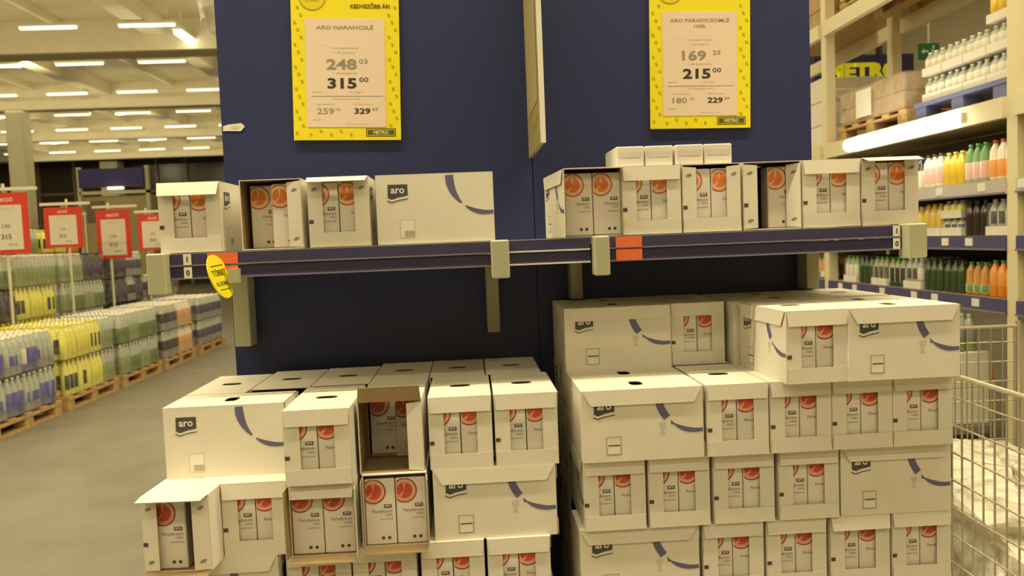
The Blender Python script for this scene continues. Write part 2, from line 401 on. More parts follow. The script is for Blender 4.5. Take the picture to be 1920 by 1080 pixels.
def juice_box(label, x, y, z, rz=0, up=0, low=0, dl=0, dr=0, flaps=True, sflap=(True, True), prints='', barcode=0, top=True, cartons=None, where='', orange=False, mark=True, sx=1, group='juice boxes', glue=False, icon=True):
    """x, y: centre of the base. Window end faces -Y when rz = 0. Angles: how far each flap is swung open (degrees)."""
    o = thing('juice_box', label, 'juice box', (x, y, z), R_(rz), group)
    o.scale = (1, sx, 1)
    obj('box_body', BODY, o)
    if top: obj('top_panel', TOP, o)
    if flaps:
        if up is not None: obj('upper_flap', UP, o, (0, -L/2-.0026, H+.001), (R_(-up), 0, 0))
        if low is not None: obj('lower_flap', LOW, o, (0, -L/2-.0026, .0005), (R_(low), 0, 0))
        a = obj('dust_flap', DUSTL, o, (-W/2+.0005, -L/2+.0002, 0), (0, 0, R_(-dl)))
        b = obj('dust_flap', DUSTR, o, (W/2-.0005, -L/2+.0002, 0), (0, 0, R_(dr)))
        if glue:
            for fl, sgn in ((a, 1), (b, -1)):
                for zz in (.028, H-.03): obj('printed_mark', FLAPMARK, fl, (sgn*.02, -.002, zz))
        if mark: obj('arc_end_print', ARCEND, a, (.001, -.002, .075))
    for i, (side, rot, sgn) in enumerate((('l', 0, -1), ('r', PI, 1))):
        if side in prints:
            if sflap[i]: obj('side_flap', SIDEFLAP, o, (sgn*(W/2+.0012), 0, H+.0005), (R_(-2.0), 0, sgn*PI/2))
            obj('brand_mark', LOGO, o, rot=(0, 0, rot)); obj('arc_stripe', ARCB if sflap[i] else ARCM, o, rot=(0, 0, rot))
            obj('barcode_label', LAB1 if barcode else LAB0, o, rot=(0, 0, rot))
            if icon: obj('glass_symbol', ICON, o, rot=(0, 0, rot))
    if cartons:
        c, s_ = math.cos(R_(rz)), math.sin(R_(rz))
        for cx, cy, cl in cartons:
            px, py = cx, -L/2+.006+CD/2+cy
            carton(f'{"orange" if orange else "tomato"} juice carton, {cl} {where}', (x+c*px-s_*py*1, y+s_*px+c*py, z+T+.0005), R_(rz), orange)
    return o
TWO = ((-CW/2-.0013, 0, 'left one in'), (CW/2+.0013, 0, 'right one in'))

# ---- shelf first (the shelf carries nine boxes)
ZS = 1.577                                                   # top of the display shelf
# ================================================================== display gondola
g = thing('display_gondola', 'navy end-of-aisle display gondola carrying a long shelf of white boxes', 'shelving', (.2, 2.9, 0))
def gp(name, mb, parent=g, label=None, kind=None):
    o = obj(name, mb, None, label=label, kind=kind); o.parent = parent
    if parent is g: o.location = (-.2, -2.9, 0)
    return o
PF = 2.887
gp('back_panel', MB().box(-.851, .236, PF, PF+.04, .02, 3.3, NAVYP)); gp('back_panel', MB().box(.239, 1.262, PF, PF+.04, .02, 3.3, NAVYP))
for x in (-.80, .0775, .372, 1.225):
    gp('upright', MB().box(x-.03, x+.03, PF+.042, PF+.10, 0, 3.3, OLIVED))
gp('rear_frame', MB().box(-.83, 1.24, PF+.10, PF+.5, 0, .12, OLIVED))
def shelf(x0, x1, yf, name='shelf'):
    s = gp(name, MB().box(x0, x1, yf, PF-.002, ZS-.022, ZS-.001, OLIVE))
    for k, (za, zb) in enumerate(((ZS-.036, ZS-.002), (ZS-.073, ZS-.039))):
        r = gp('price_rail', MB().add([(x0, yf-.002, za), (x1, yf-.002, za), (x1, yf-.010, zb), (x0, yf-.010, zb), (x0, yf-.016, za+.001), (x1, yf-.016, za+.001), (x1, yf-.014, zb-.001), (x0, yf-.014, zb-.001)],
            [(0,1,2,3), (4,7,6,5), (0,4,5,1), (3,2,6,7), (0,3,7,4), (1,5,6,2)], RAIL), s)
        gp('rail_lip', MB().box(x0, x1, yf-.020, yf-.0155, za-.0015, za+.003, RAILGLARE if .05 < x0 < .2 else RAILEDGE), s)
    return s
s1 = shelf(-.90, .076, 2.335); s2 = shelf(.372, 1.345, 2.335); s3 = shelf(.10, .352, 2.35)
def cap(x0, x1, s, z0=ZS-.112): gp('end_cap', MB().bbox(x0, x1, 2.285, 2.34, z0, ZS+.002, .004, OLIVE), s)
cap(-.905, -.852, s1, ZS-.115); cap(.060, .112, s1, ZS-.108); cap(.357, .402, s2, ZS-.112); cap(1.283, 1.343, s2, ZS-.10)
def rtag(x0, x1, s, m, dark=False):
    for za, zb in ((ZS-.034, ZS-.003), (ZS-.072, ZS-.040)):
        o = gp('price_tag', MB().box(x0, x1, 2.3145, 2.3165, za, zb, m), s, 'orange price tag' if m is ORANGE else 'small white price tag')
        if m is TAGW:
            fr = ((0, 2.3140, 0), (1, 0, 0), (0, 0, 1))
            gp('tag_digit', MB().text('1' if za > ZS-.05 else '0', .016, (x0+x1)/2, za+.008, fr, INK, bold=.03), s)
rtag(-.745, -.66, s1, ORANGE); rtag(.425, .502, s2, ORANGE); rtag(1.255, 1.276, s2, TAGW); rtag(-.812, -.790, s1, TAGW)
def bracket(x, w, zb, m=OLIVE):
    gp('shelf_bracket', MB().bbox(x-w/2, x+w/2, 2.80, PF-.001, zb, ZS-.024, .003, m), g)
bracket(-.797, .054, 1.245); bracket(.073, .045, 1.255, OLIVED); bracket(.371, .043, 1.36, OLIVED); bracket(1.222, .046, 1.36)  # outer brackets paler, the light on them is in the colour
# fin board standing out from the panel
fin = thing('fin_sign', 'tall thin price board standing edge-on out of the navy panel', 'sign', (.232, 2.64, 1.87))
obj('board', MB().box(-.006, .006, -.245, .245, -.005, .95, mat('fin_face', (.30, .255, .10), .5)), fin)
obj('edge_trim', MB().box(-.0075, .0075, -.252, -.2455, -.008, .95, WHITEINK), fin)
fr = ((-.0068, .245, 0), (0, -1, 0), (0, 0, 1))
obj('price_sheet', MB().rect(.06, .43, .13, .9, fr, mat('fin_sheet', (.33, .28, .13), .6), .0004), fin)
obj('printed_text', MB().text('METRO', .035, .33, .06, fr, YELD, bold=.03, off=.0006), fin)
# ---- posters
def poster(label, x, z0, wd, ht, tilt, lines, head, pw):
    p = thing('price_poster', label, 'poster', (x, PF-.010, z0), 0)
    p.rotation_euler = (0, R_(tilt), 0)
    obj('yellow_sheet', MB().box(0, wd, -.003, .006, 0, ht, YEL), p)
    F = ((0, -.0035, 0), (1, 0, 0), (0, 0, 1))
    b = MB(); rnd = random.Random(3)
    for k in range(26):
        zz = .018+k*.0255; c = (.012+.022*((k*2) % 3)/2, wd-.035+.022*((k*2+1) % 3)/2)
        for xx in c:
            if zz < ht-.16: b.text('%', .0125, xx, zz, F, YELD, bold=.02, off=.0002)
    for k in range(6): b.text('%', .0125, .06+.035*k, .012+.012*(k % 2), F, YELD, bold=.02, off=.0002) if k < 5 else None
    obj('percent_marks', b, p, kind='stuff')
    px0 = (wd-pw)/2-.002; pz0 = .045; ph = pw*1.36
    obj('price_sheet', MB().box(px0, px0+pw, -.0045, -.003, pz0, pz0+ph, PAPER), p)
    G = ((px0, -.0049, pz0), (1, 0, 0), (0, 0, 1))
    for (s_, h, xx, zz, m, al, bd) in lines: obj('printed_text', MB().text(s_, h*pw, xx*pw, zz*ph, G, m, al, bd, maxw=pw*.8, wide=1.45), p)
    b = MB()
    obj('ruled_line', MB().rect(.06*pw, .96*pw, .283*ph, .289*ph, G, GREYINK), p)
    F2 = ((0, -.0036, 0), (1, 0, 0), (0, 0, 1))
    lx0, lx1 = wd-.122, wd-.018
    obj('shop_logo', MB().rect(lx0, lx1, .012, .040, F2, INK, .0001).rect(lx0+.003, lx1-.003, .015, .037, F2, YEL, .0003).rect(lx0+.005, lx1-.005, .017, .035, F2, mat('olive_ink', (.10, .09, .01), .5), .0004)
        .text('METRO', .0125, (lx0+lx1)/2, .0198, F2, mat('pale_yellow_ink', (.72, .66, .30), .5), bold=.03, off=.0006, maxw=.088), p)
    cz = pz0+ph+.075
    obj('round_badge', MB().flat(oval(.075, cz, .048, .048, 28), F2, YELD, .0002).flat(oval(.075, cz, .044, .044, 28), F2, BADGE, .0004)
        .text('TÖBBET', .012, .075, cz, F2, YELD, bold=.03, off=.0006, maxw=.07).text('OLCSÓBBAN', .008, .075, cz-.018, F2, YELD, bold=.03, off=.0006, maxw=.07), p)
    if head: obj('printed_text', MB().text(head, .019, wd-.03, pz0+ph+.035, F2, mat('brown_ink', (.12, .07, .01), .5), 'r', .025, .0004, maxw=.19), p)
    return p
def price_lines(a, b, c, d, title):
    o = [(title[0], .058, .5, .90, GREYINK, 'c', .03)]
    if len(title) > 1: o.append((title[1], .042, .5, .845, GREYINK, 'c', .03))
    o += [('1 kg ára', .022, .17, .745, PALEINK, 'l', 0), ('A csomagolási egység', .024, .5, .72, GREYINK, 'c', 0), ('1 db nettó ára', .022, .5, .68, GREYINK, 'c', 0)]
    o += [(a[0], .135, .26, .53, GLUE, 'l', .03), (a[1], .06, .67, .585, GLUE, 'l', .01), ('1 db bruttó ára', .024, .5, .49, GREYINK, 'c', 0)]
    o += [(b[0], .135, .27, .355, INK, 'l', .035), (b[1], .06, .67, .415, INK, 'l', .01)]
    o += [('Egységár:', .022, .08, .315, GREYINK, 'l', 0), ('Ft / liter', .022, .55, .315, GREYINK, 'l', 0), ('1 db csomagolás esetén', .024, .5, .25, GREYINK, 'c', 0), ('1 db nettó ára', .020, .12, .205, GREYINK, 'l', 0), ('1 db bruttó ára', .020, .58, .205, GREYINK, 'l', 0)]
    o += [(c[0], .075, .13, .12, GLUE, 'l', .015), (c[1], .034, .36, .15, GLUE, 'l', 0), (d[0], .075, .60, .12, INK, 'l', .03), (d[1], .034, .83, .15, INK, 'l', 0)]
    o += [('Egységár:', .02, .08, .06, GREYINK, 'l', 0), ('Érvényes a készlet erejéig', .02, .5, .02, GREYINK, 'l', 0)]
    return o
poster('yellow price poster showing 315, hung over the shelf boxes beside the long plain box', -.600, 1.957, .374, .62, 1.7, price_lines(('248', '03'), ('315', '00'), ('259', '05'), ('329', '07'), ('ARO NARANCSLÉ',)), 'KEDVEZŐBB ÁR!', .276)
poster('yellow price poster showing 215, hung above the loose cartons lying on boxes', .667, 1.955, .365, .60, 1.1, price_lines(('169', '25'), ('215', '00'), ('180', '00'), ('229', '07'), ('ARO PARADICSOMLÉ', '100%')), '', .270)
st = thing('panel_sticker', 'small white arrow-shaped sticker on the navy panel edge', 'sticker', (-.815, PF-.001, 2.01))
obj('sticker_sheet', MB().plate([(-.032, -.012), (-.01, -.012), (.03, -.014), (.045, .002), (.033, .014), (-.012, .010), (-.03, .005)], FX, .002, TAGW), st)
obj('printed_bar', MB().rect(-.004, .024, -.005, .004, FX, PALEINK, .0026), st)
# ---- yellow shelf disc
dk = thing('shelf_disc', 'round yellow promotion disc clipped to the shelf rail below the first boxes', 'shelf sign', (-.700, 2.27, 1.508))
E1 = Vector((.010, .056, .003)); E2 = Vector((-.020, .0, .061)); fr = ((0, 0, 0), E1, E2)
obj('disc', MB().plate([(math.cos(2*PI*k/28), math.sin(2*PI*k/28)) for k in range(28)], fr, .003, YEL), dk)
obj('printed_text', MB().text('TÖBBET', .34, 0, .02, fr, mat('badge_ink', (.12, .10, .01), .5), bold=.03, off=.0036, maxw=1.5).text('OLCSÓBBAN', .22, 0, -.42, fr, MATS['badge_ink'], bold=.03, off=.0036, maxw=1.4), dk)
obj('ruled_line', MB().rect(-.6, .6, .46, .51, fr, MATS['badge_ink'], .0036), dk); obj('ruled_line', MB().rect(-.5, .5, -.62, -.58, fr, MATS['badge_ink'], .0036), dk)
obj('clip', MB().box(.018, .045, .015, .05, -.02, .02, OLIVE), dk)

# ================================================================== boxes on the shelf
SY = 2.352; sy = SY+L/2
SG = 'juice boxes on the display shelf'
def sbox(label, x0, rz=0, **k):
    k.setdefault('glue', True)
    return juice_box(label, x0+W/2, sy+k.pop('dy', 0), ZS+.001, rz, group=SG, orange=True, **k)
sbox('white window box of orange juice above the orange price tags, near a yellow disc', -.886, up=24, prints='r', sflap=(0, 0), barcode=1, cartons=TWO, where='shelf box above orange tags near disc')
sbox('dark open-fronted white box on the shelf, beside the yellow disc', -.655, up=None, low=None, dl=-96, dr=-8, cartons=((-.030, .045, 'darker one inside'), (.040, .01, 'front one inside')), where='the dark open shelf box beside the disc')
sbox('white window box with raised lip, next to the long plain box', -.462, up=68, dr=4, prints='r', sflap=(0, 0), cartons=TWO, where='the raised-lip box touching the dark open box')
juice_box('long plain white box with blue arc standing on the shelf under the 315 poster', -.095, SY+W/2, ZS+.001, 90, flaps=False, prints='l', sflap=(0, 0), barcode=1, icon=False, group=SG)
sbox('open white box turned slightly, showing two full orange juice cartons', .270, rz=4, up=84, low=None, dl=97, dr=-85, prints='l', cartons=TWO, where='the wide-open box above the middle rail', dy=.004)
sbox('closed window box on the shelf, under the first pair of loose cartons', .455, up=3, cartons=TWO, where='the closed shelf box above the lone orange tag')
sbox('window box with missing lip on the shelf, under the second pair of loose cartons', .635, up=None, cartons=TWO, where='the lipless shelf box under loose cartons')
sbox('half-empty shelf box with dark gap, one carton between its side flaps', .818, up=None, low=None, dl=3, dr=-30, cartons=((.038, .02, 'single one in'),), where='the dark-gapped shelf box')
sbox('closed window box on the shelf, last but one before the right rail end', .998, up=5, cartons=TWO, where='the shelf box second from the right rail end')
sbox('window box with lip raised outward at the right end of the shelf', 1.178, up=72, cartons=TWO, where='the last shelf box at the right rail end')
# four loose cartons lying on top
FOLD = MB().flat([(-.036, .012), (.036, .012), (.03, -.004), (-.03, -.004)], ((0, 0, -.0006), (1, 0, 0), (0, -1, 0)), mat('carton_fold', (.70, .66, .58), .35)).mesh('end_fold')
for k, x in enumerate((.447, .535, .625, .713)):
    c = carton(f'white carton lying on the shelf boxes, {ORD[k]} of four from the fin sign', (x+CW/2-.004, SY+.012+.004*(k % 2), ZS+H+.005+CD/2), 0, True, 'loose cartons lying on the boxes', rot=(-PI/2, 0, 0))
    obj('end_fold', FOLD, c)

# ================================================================== pallets
def pallet_proto():
    o = thing('wooden_pallet', 'x', 'pallet', (0, 0, 0))      # 0.8 in X, 1.2 in Y, 0.144 high; entry holes face -X and +X
    bd = MB().box(-.4, .4, -.06, .06, .122, .144, WOOD).mesh('deck_board')
    for k in range(5): obj('deck_board', bd, o, (0, -.54+k*.27, 0))
    sb_ = MB().box(-.06, .06, -.6, .6, .100, .122, WOOD).mesh('stringer')
    bl = MB().box(-.055, .055, -.07, .07, .022, .100, WOOD).mesh('block')
    bb = MB().box(-.055, .055, -.6, .6, 0, .022, WOOD).mesh('base_board')
    for x in (-.34, 0, .34):
        obj('stringer', sb_, o, (x, 0, 0)); obj('base_board', bb, o, (x, 0, 0))
        for y in (-.53, 0, .53): obj('block', bl, o, (x, y, 0))
    return o
PAL = [None]
def pallet(label, x, y, z=0, rz=0, group='wooden pallets'):
    if PAL[0] is None:
        PAL[0] = o = pallet_proto(); CH[o.name] = list(o.children)
    else:
        o = PAL[0].copy(); COL.objects.link(o)
        for ch in CH['wooden_pallet']:
            c = ch.copy(); COL.objects.link(c); c.parent = o
    o.location = (x, y, z); o.rotation_euler = (0, 0, rz); tag(o, label, 'pallet', group)
    return o

# ================================================================== the two front stacks
P = .201
def zl(layer): return .146+(layer-1)*P
ROW = {6: 'top row', 5: 'second row', 4: 'third row', 3: 'fourth row', 2: 'fifth row', 1: 'lowest row'}
ROWL = {5: 'top row', 4: 'second row', 3: 'third row', 2: 'fourth row', 1: 'lowest row'}
def end(stack, layer, n, xl, yf, back=False, rz=0, win=True, **k):
    r = (ROW if stack == 'right' else ROWL)[layer]
    cart = k.pop('cartons', TWO if win else None)
    lead = k.pop('lead', 'closed white window box' if win else 'plain white box end')
    pos = k.pop('pos', ('' if not back else 'behind ')+f'{ORD[n]} in the {r} of {stack} stack')
    st_ = {'left': 'left', 'right': 'right'}[stack]
    return juice_box(f'{lead}, {pos}', xl+W/2, yf+L/2, zl(layer), rz, cartons=cart, where=f'{ORD[n]} box, {r}, {st_} stack', group=f'juice boxes of the {stack} stack', **k)
def longb(stack, layer, n, xl, yf, sx=1, prints='l', back=False, win=True, **k):
    r = (ROW if stack == 'right' else ROWL)[layer]
    pos = k.pop('pos', f'{ORD[n]} in the {r}, {stack} stack')
    return juice_box(f'{k.pop("lead", "white box turned lengthwise with blue arc")}, {pos}', xl+L*sx/2, yf+W/2, zl(layer), k.pop('rz', 90), prints=prints, sx=sx, flaps=win, group=f'juice boxes of the {stack} stack', **k)
# ---- left stack: visible front boxes
longb('left', 5, 0, -.868, 2.238, sx=.97, sflap=(0, 0), barcode=1, icon=False, lead='flapless white box with blue arc and barcode')
end('left', 5, 1, -.513, 2.115, up=2, prints='')
end('left', 5, 2, -.327, 2.185, up=178, low=None, dl=-97, dr=-6, lead='opened brown-lined box, lip raised', cartons=((-.038, .19, 'dark rear one in'), (.040, .15, 'half-hidden one in')))
end('left', 5, 3, -.135, 2.195, up=3); end('left', 5, 4, .048, 2.195, up=2, prints='r')
end('left', 4, 0, -.873, 2.085, rz=-3, up=86, low=92, dl=6, dr=16, prints='l', lead='open white box with lid swung forward', cartons=((-.020, .004, 'single one in'),), glue=True)
end('left', 4, 1, -.700, 2.165, up=6)
end('left', 4, 2, -.510, 2.135, rz=-1, up=20, low=95, dl=96, dr=96, lead='open box, tilted lip over two tomato cartons')
end('left', 4, 3, -.322, 2.175, up=None, low=96, dl=88, dr=94, lead='lipless open box with two tomato cartons')
longb('left', 4, 4, -.130, 2.19)
longb('left', 3, 0, -.892, 2.16, sx=.98)
for n, (x, up) in enumerate(((-.541, 8), (-.360, 5), (-.172, 2), (.012, 2))): end('left', 3, n+1, x, 2.18, up=up, prints='r' if n == 3 else '')
# ---- left stack: behind
xs = [-.868+.1805*k for k in range(6)]
for n, x in enumerate(xs): end('left', 5, n, x, (2.42, 2.465, 2.48, 2.535, 2.54, 2.54)[n], back=True, win=False, flaps=False, lead='white box lid in the shaded rear row', pos=f'{ORD[n]} from the aisle, left stack')
for ly in (4, 3, 2, 1):
    for n, x in enumerate(xs): end('left', ly, n, x, 2.54, back=True, win=False, flaps=False, lead='plain box', pos=f'rear of the left stack, {ORD[n]} along, {ORD[ly-1]} layer up')
for ly in (2, 1):
    for n, x in enumerate(xs): end('left', ly, n, x, 2.18, win=False, lead='closed box', pos=f'low in the left stack, {ORD[n]} along, {ORD[ly-1]} layer up')
pallet('wooden pallet under the left box stack', -.385, 2.46, 0, PI/2)
# ---- right stack
end('right', 6, 0, .848, 2.14, up=4, prints='l', rz=2)
longb('right', 6, 1, 1.028, 2.135, sx=.925); longb('right', 6, 2, 1.028, 2.315, sx=.925, win=False, prints='', pos='right behind the foremost lengthwise one, top of the right stack', lead='white box')
longb('right', 6, 0, .290, 2.522, lead='lengthwise white box in the shade', pos='nearest the gap, top of right stack')
longb('right', 6, 0, .290, 2.702, win=False, prints='', lead='white box lid against the navy panel', pos='nearest the gap, right stack top')
end('right', 6, 1, .636, 2.540, lead='closed window box in the shade', pos='second from the gap, right stack')
longb('right', 6, 2, .826, 2.495, lead='half-hidden lengthwise white box in the shaded rear', pos='top row of the right stack')
longb('right', 6, 2, .826, 2.675, win=False, prints='', lead='plain white box lid by the navy panel', pos='second lengthwise from the gap, right stack')
end('right', 6, 3, 1.172, 2.52, win=False, flaps=False, lead='white box lid at the rear rack-side corner', pos='top of right stack')
longb('right', 5, 0, .289, 2.178); longb('right', 5, 0, .289, 2.358, win=False, prints='', lead='white box lid', pos='behind the first one, second row of the right stack')
for n, x in enumerate((.640, .820, .997, 1.172)): end('right', 5, n+1, x, 2.178, up=2+n % 2*2)
for n, x in enumerate((.290, .474, .660, .848)): end('right', 4, n, x, 2.198, up=2, prints='l' if n == 0 else '')
longb('right', 4, 4, 1.030, 2.198, sx=.95)
longb('right', 3, 0, .275, 2.205)
for n, x in enumerate((.628, .812, .999, 1.181)): end('right', 3, n+1, x, 2.205, up=(3, 4, 12, 6)[n])
XS6 = [.290+.178*k for k in range(6)]
for ly in (5, 4, 3, 2, 1):
    for n, x in enumerate(XS6): end('right', ly, n, x, 2.545, back=True, win=False, flaps=False, prints='l' if n == 0 else '', sflap=(0, 0), lead='plain box', pos=f'rear of the right stack, {ORD[n]} from the gap, {ORD[ly-1]} layer up')
for ly in (2, 1):
    for n, x in enumerate(XS6): end('right', ly, n, x, 2.2, win=False, lead='closed box', pos=f'low in the right stack, {ORD[n]} from the gap, {ORD[ly-1]} layer up')
pallet('wooden pallet under the right box stack', .835, 2.46, 0, PI/2)

# ================================================================== bottles
def bottle_mesh(r, h, body, label, capc, upper=None, n=10, lab=(.30, .66), patch=None):
    upper = upper or body
    prof = [(r*.82, 0), (r, .03*h), (r, lab[0]*h), (r*1.01, lab[0]*h+.001), (r*1.01, lab[1]*h), (r, lab[1]*h+.001), (r*.92, .74*h), (r*.55, .85*h), (r*.36, .91*h), (r*.36, .925*h), (r*.42, .93*h), (r*.42, h)]
    b = MB().lathe(prof, n, [body, body, label, label, label, upper, upper, upper, upper, capc, capc])
    if patch:                                        # a darker badge on part of the label band
        pm_, ks = patch
        for k in ks: b.m[3*n+k] = b.mi(pm_)
    return b.mesh('bottle')
def plast(name, rgb, trans=0, rough=.2): return mat(name, rgb, rough, trans=trans, spec=.6)
BW = plast('clear_bottle', (.66, .70, .60), .35); BG = plast('green_bottle', (.17, .24, .08), .1); BGL = plast('pale_green_bottle', (.38, .46, .22), .2)
BY = plast('yellow_bottle', (.78, .74, .16)); BDK = plast('dark_cola_bottle', (.045, .028, .022)); BBL = plast('blue_bottle', (.15, .16, .36), .1)
BOR = plast('orange_bottle', (.85, .30, .03)); BAM = plast('amber_bottle', (.52, .25, .05)); BPE = plast('peach_bottle', (.78, .50, .28)); BGY = plast('grey_bottle', (.34, .33, .33)); BDG = plast('dark_green_bottle', (.05, .085, .03))
BCR = plast('cream_bottle', (.80, .74, .58)); BYO = plast('golden_bottle', (.80, .55, .05)); BLU = plast('vivid_blue_label', (.10, .10, .42), 0, .4); BVI = plast('dark_violet_label', (.07, .05, .13), 0, .4)
LWH = plast('white_label', (.78, .76, .66), 0, .5); LGR = plast('green_label', (.16, .34, .10), 0, .5); LYE = plast('lemon_label', (.84, .80, .10), 0, .5); LRE = plast('red_label', (.60, .07, .04), 0, .5); CDK = plast('dark_cap', (.06, .05, .05)); CWH = plast('white_cap', (.84, .82, .74)); CGR = plast('green_cap', (.10, .36, .10)); CRE = plast('red_cap', (.62, .06, .03)); CYE = plast('yellow_cap', (.82, .70, .08)); CBL = plast('blue_cap', (.16, .18, .50)); LPK = plast('pink_label', (.80, .48, .44), 0, .5); LBK = plast('black_label', (.04, .035, .03), 0, .5); LOR = plast('orange_label', (.82, .36, .08), 0, .5)
BR = .043
def bt(r, h, *a, **k): return bottle_mesh(r, h, *a, **k)
KIND = {
 'blue-labelled water': bt(BR, .36, BBL, BLU, CWH, BW, lab=(.22, .62), patch=(LWH, (3, 4))), 'violet-labelled water': bt(BR, .36, BGY, BLU, CWH, BW, lab=(.25, .5), patch=(BW, (1, 9, 5, 6))),
 'yellow lemon drink': bt(BR, .36, BY, LYE, CYE, lab=(.18, .60), patch=(LBK, (8, 9, 4))), 'plain yellow drink': bt(BR, .36, BY, LYE, CWH),
 'pale green drink': bt(BR, .36, BGL, BGL, CWH, BW, lab=(.3, .6)), 'clear green drink': bt(BR, .36, BG, BG, CWH, BW, lab=(.2, .52)),
 'dark cola': bt(BR, .36, BDK, BVI, CDK), 'grey-labelled water': bt(BR, .36, BGY, BVI, CWH, BW), 'peach drink': bt(BR, .36, BPE, mat('peach_label', (.72, .40, .20), .5), CWH, BCR, patch=(LOR, (8, 9))), 'brown tea': bt(BR, .36, BGY, BDK, CWH, BW),
 'orange soda': bt(BR, .36, BOR, LYE, CYE)}
SMALL = {
 'orange soda': bt(.038, .25, BOR, LOR, CGR, BOR), 'red-capped orange juice': bt(.038, .27, BCR, LOR, CRE, BCR, lab=(.08, .50)), 'green-labelled clear juice': bt(.038, .27, BW, LWH, CGR, LGR, lab=(.10, .52), patch=(LPK, (5, 6))),
 'golden syrup': bt(.038, .24, BYO, BYO, CYE), 'cream-labelled milk': bt(.038, .25, BCR, LWH, CDK, BCR, lab=(.1, .6), patch=(LPK, (5, 6))), 'brown-topped cream': bt(.036, .25, BCR, BCR, CDK, BDK, lab=(.1, .55)),
 'amber soda': bt(.038, .23, BAM, LWH, CGR, BAM, lab=(.08, .32), patch=(LGR, (5, 6))), 'dark green': bt(.038, .24, BDG, BDG, CDK, BDG), 'white-labelled green': bt(.038, .24, BDG, LWH, CGR, BGL, lab=(.15, .66), patch=(LBK, (5, 6))),
 'pale clear': bt(.038, .24, BW, LWH, CWH, patch=(LBK, (5, 6))), 'yellow lemon': bt(.038, .23, BYO, LYE, CWH), 'black cola': bt(.038, .25, BDK, BDK, CDK), 'grey-green water': bt(.040, .26, BGL, BGY, CWH, BW), 'short yellow': bt(.038, .123, BYO, LYE, CWH, BCR), 'short clear': bt(.038, .123, BW, LWH, CWH, patch=(LBK, (5, 6))), 'white milk': bt(.038, .175, CWH, LWH, CWH, BW)}
for k_, m_ in list(KIND.items())+list(SMALL.items()):
    m_.polygons.foreach_set('use_smooth', [True]*len(m_.polygons))
def wrap_mesh(w_, d, h):
    return MB().bbox(-w_/2, w_/2, -d/2, d/2, .004, h, .012, FILM).mesh('shrink_film')
PK = {}
TRAY = {}
def pack(label, kind, x, y, z, big=True, film=True, nx=2, ny=3, tray=False, group='bottle packs', dim=None):
    """a shrink-wrapped pack: nx bottles in X, ny in Y."""
    key = (kind, big, film, nx, ny, tray)
    r = (BR if big else .040)+.0008; h = .36 if big else .27
    if key not in PK:
        o = thing('bottle_pack', label, 'bottle pack', (x, y, z)); me = (KIND if big else SMALL)[kind]; chs = []
        for i in range(nx):
            for j in range(ny): chs.append(obj('bottle', me, o, ((i-(nx-1)/2)*2*r, (j-(ny-1)/2)*2*r, .003 if tray else .0)))
        hh = max(v.co.z for v in me.vertices)
        if film: chs.append(obj('shrink_film', wrap_mesh(nx*2*r+.004, ny*2*r+.004, hh*.93), o))
        if tray: chs.append(obj('cardboard_tray', MB().add([(sx_*(nx*r+.004+d), sy_*(ny*r+.004+d), zz) for d, zz in ((0, 0), (0, .06), (-.003, .06), (-.003, .003)) for sx_, sy_ in ((-1, -1), (1, -1), (1, 1), (-1, 1))],
            [(3, 2, 1, 0), (12, 13, 14, 15)]+[(a*4+k, a*4+(k+1) % 4, a*4+4+(k+1) % 4, a*4+4+k) for a in range(3) for k in range(4)], CARD), o))
        PK[key] = (o, chs)
    else:
        o0, chs = PK[key]
        o = o0.copy(); COL.objects.link(o)
        for ch in chs:
            c = ch.copy(); COL.objects.link(c); c.parent = o
            if c.name.startswith('bottle'): c.rotation_euler = (0, 0, random.choice((0, 0, 1.9, 3.1, 4.4)))
    o.location = (x, y, z); tag(o, label, 'bottle pack', group)
    return o
# ---- left aisle: pallets loaded with packs
XF = -4.17
PY = 2*3*(BR+.0008)+.008; PX = 2*2*(BR+.0008)+.008
names = ['nearest', 'second', 'third', 'fourth', 'fifth']
ystart = [7.02, 8.34, 9.66, 10.98, 12.42]
load = {  # pallet: for each lower layer the kinds along the aisle (near to far)
 0: (['violet-labelled water', 'blue-labelled water', 'violet-labelled water', 'blue-labelled water'], ['blue-labelled water', 'violet-labelled water', 'blue-labelled water', 'violet-labelled water']),
 1: (['yellow lemon drink', 'yellow lemon drink', 'plain yellow drink', 'pale green drink'], ['yellow lemon drink', 'plain yellow drink', 'yellow lemon drink', 'pale green drink']),
 2: (['pale green drink', 'clear green drink', 'pale green drink', 'clear green drink'], ['clear green drink', 'pale green drink', 'clear green drink', 'clear green drink']),
 3: (['brown tea', 'brown tea', 'peach drink', 'peach drink'], ['brown tea', 'grey-labelled water', 'peach drink', 'peach drink']),
 4: (['grey-labelled water']*4, ['grey-labelled water']*4)}
LH = .372
CARDS = mat('layer_card', (.50, .42, .26), .8)
for p in range(5):
    y0 = ystart[p]
    pallet(f'wooden pallet under {names[p]} bottle block along the left aisle', XF-.4, y0+.6, 0, 0, 'pallets along the left aisle')
    for ly in (0, 1):
        for k in range(4):
            for c in range(4):
                kd = load[p][ly][k]
                pack(f'{kd} bottle pack, {ORD[k]} along, {["lower", "upper"][ly]} layer, {ORD[c]} column, {names[p]} pallet', kd, XF-.10-c*PX*1.02, y0+.17+k*(PY+.012), .146+ly*LH, group='bottle packs along the left aisle', film=(c == 0))
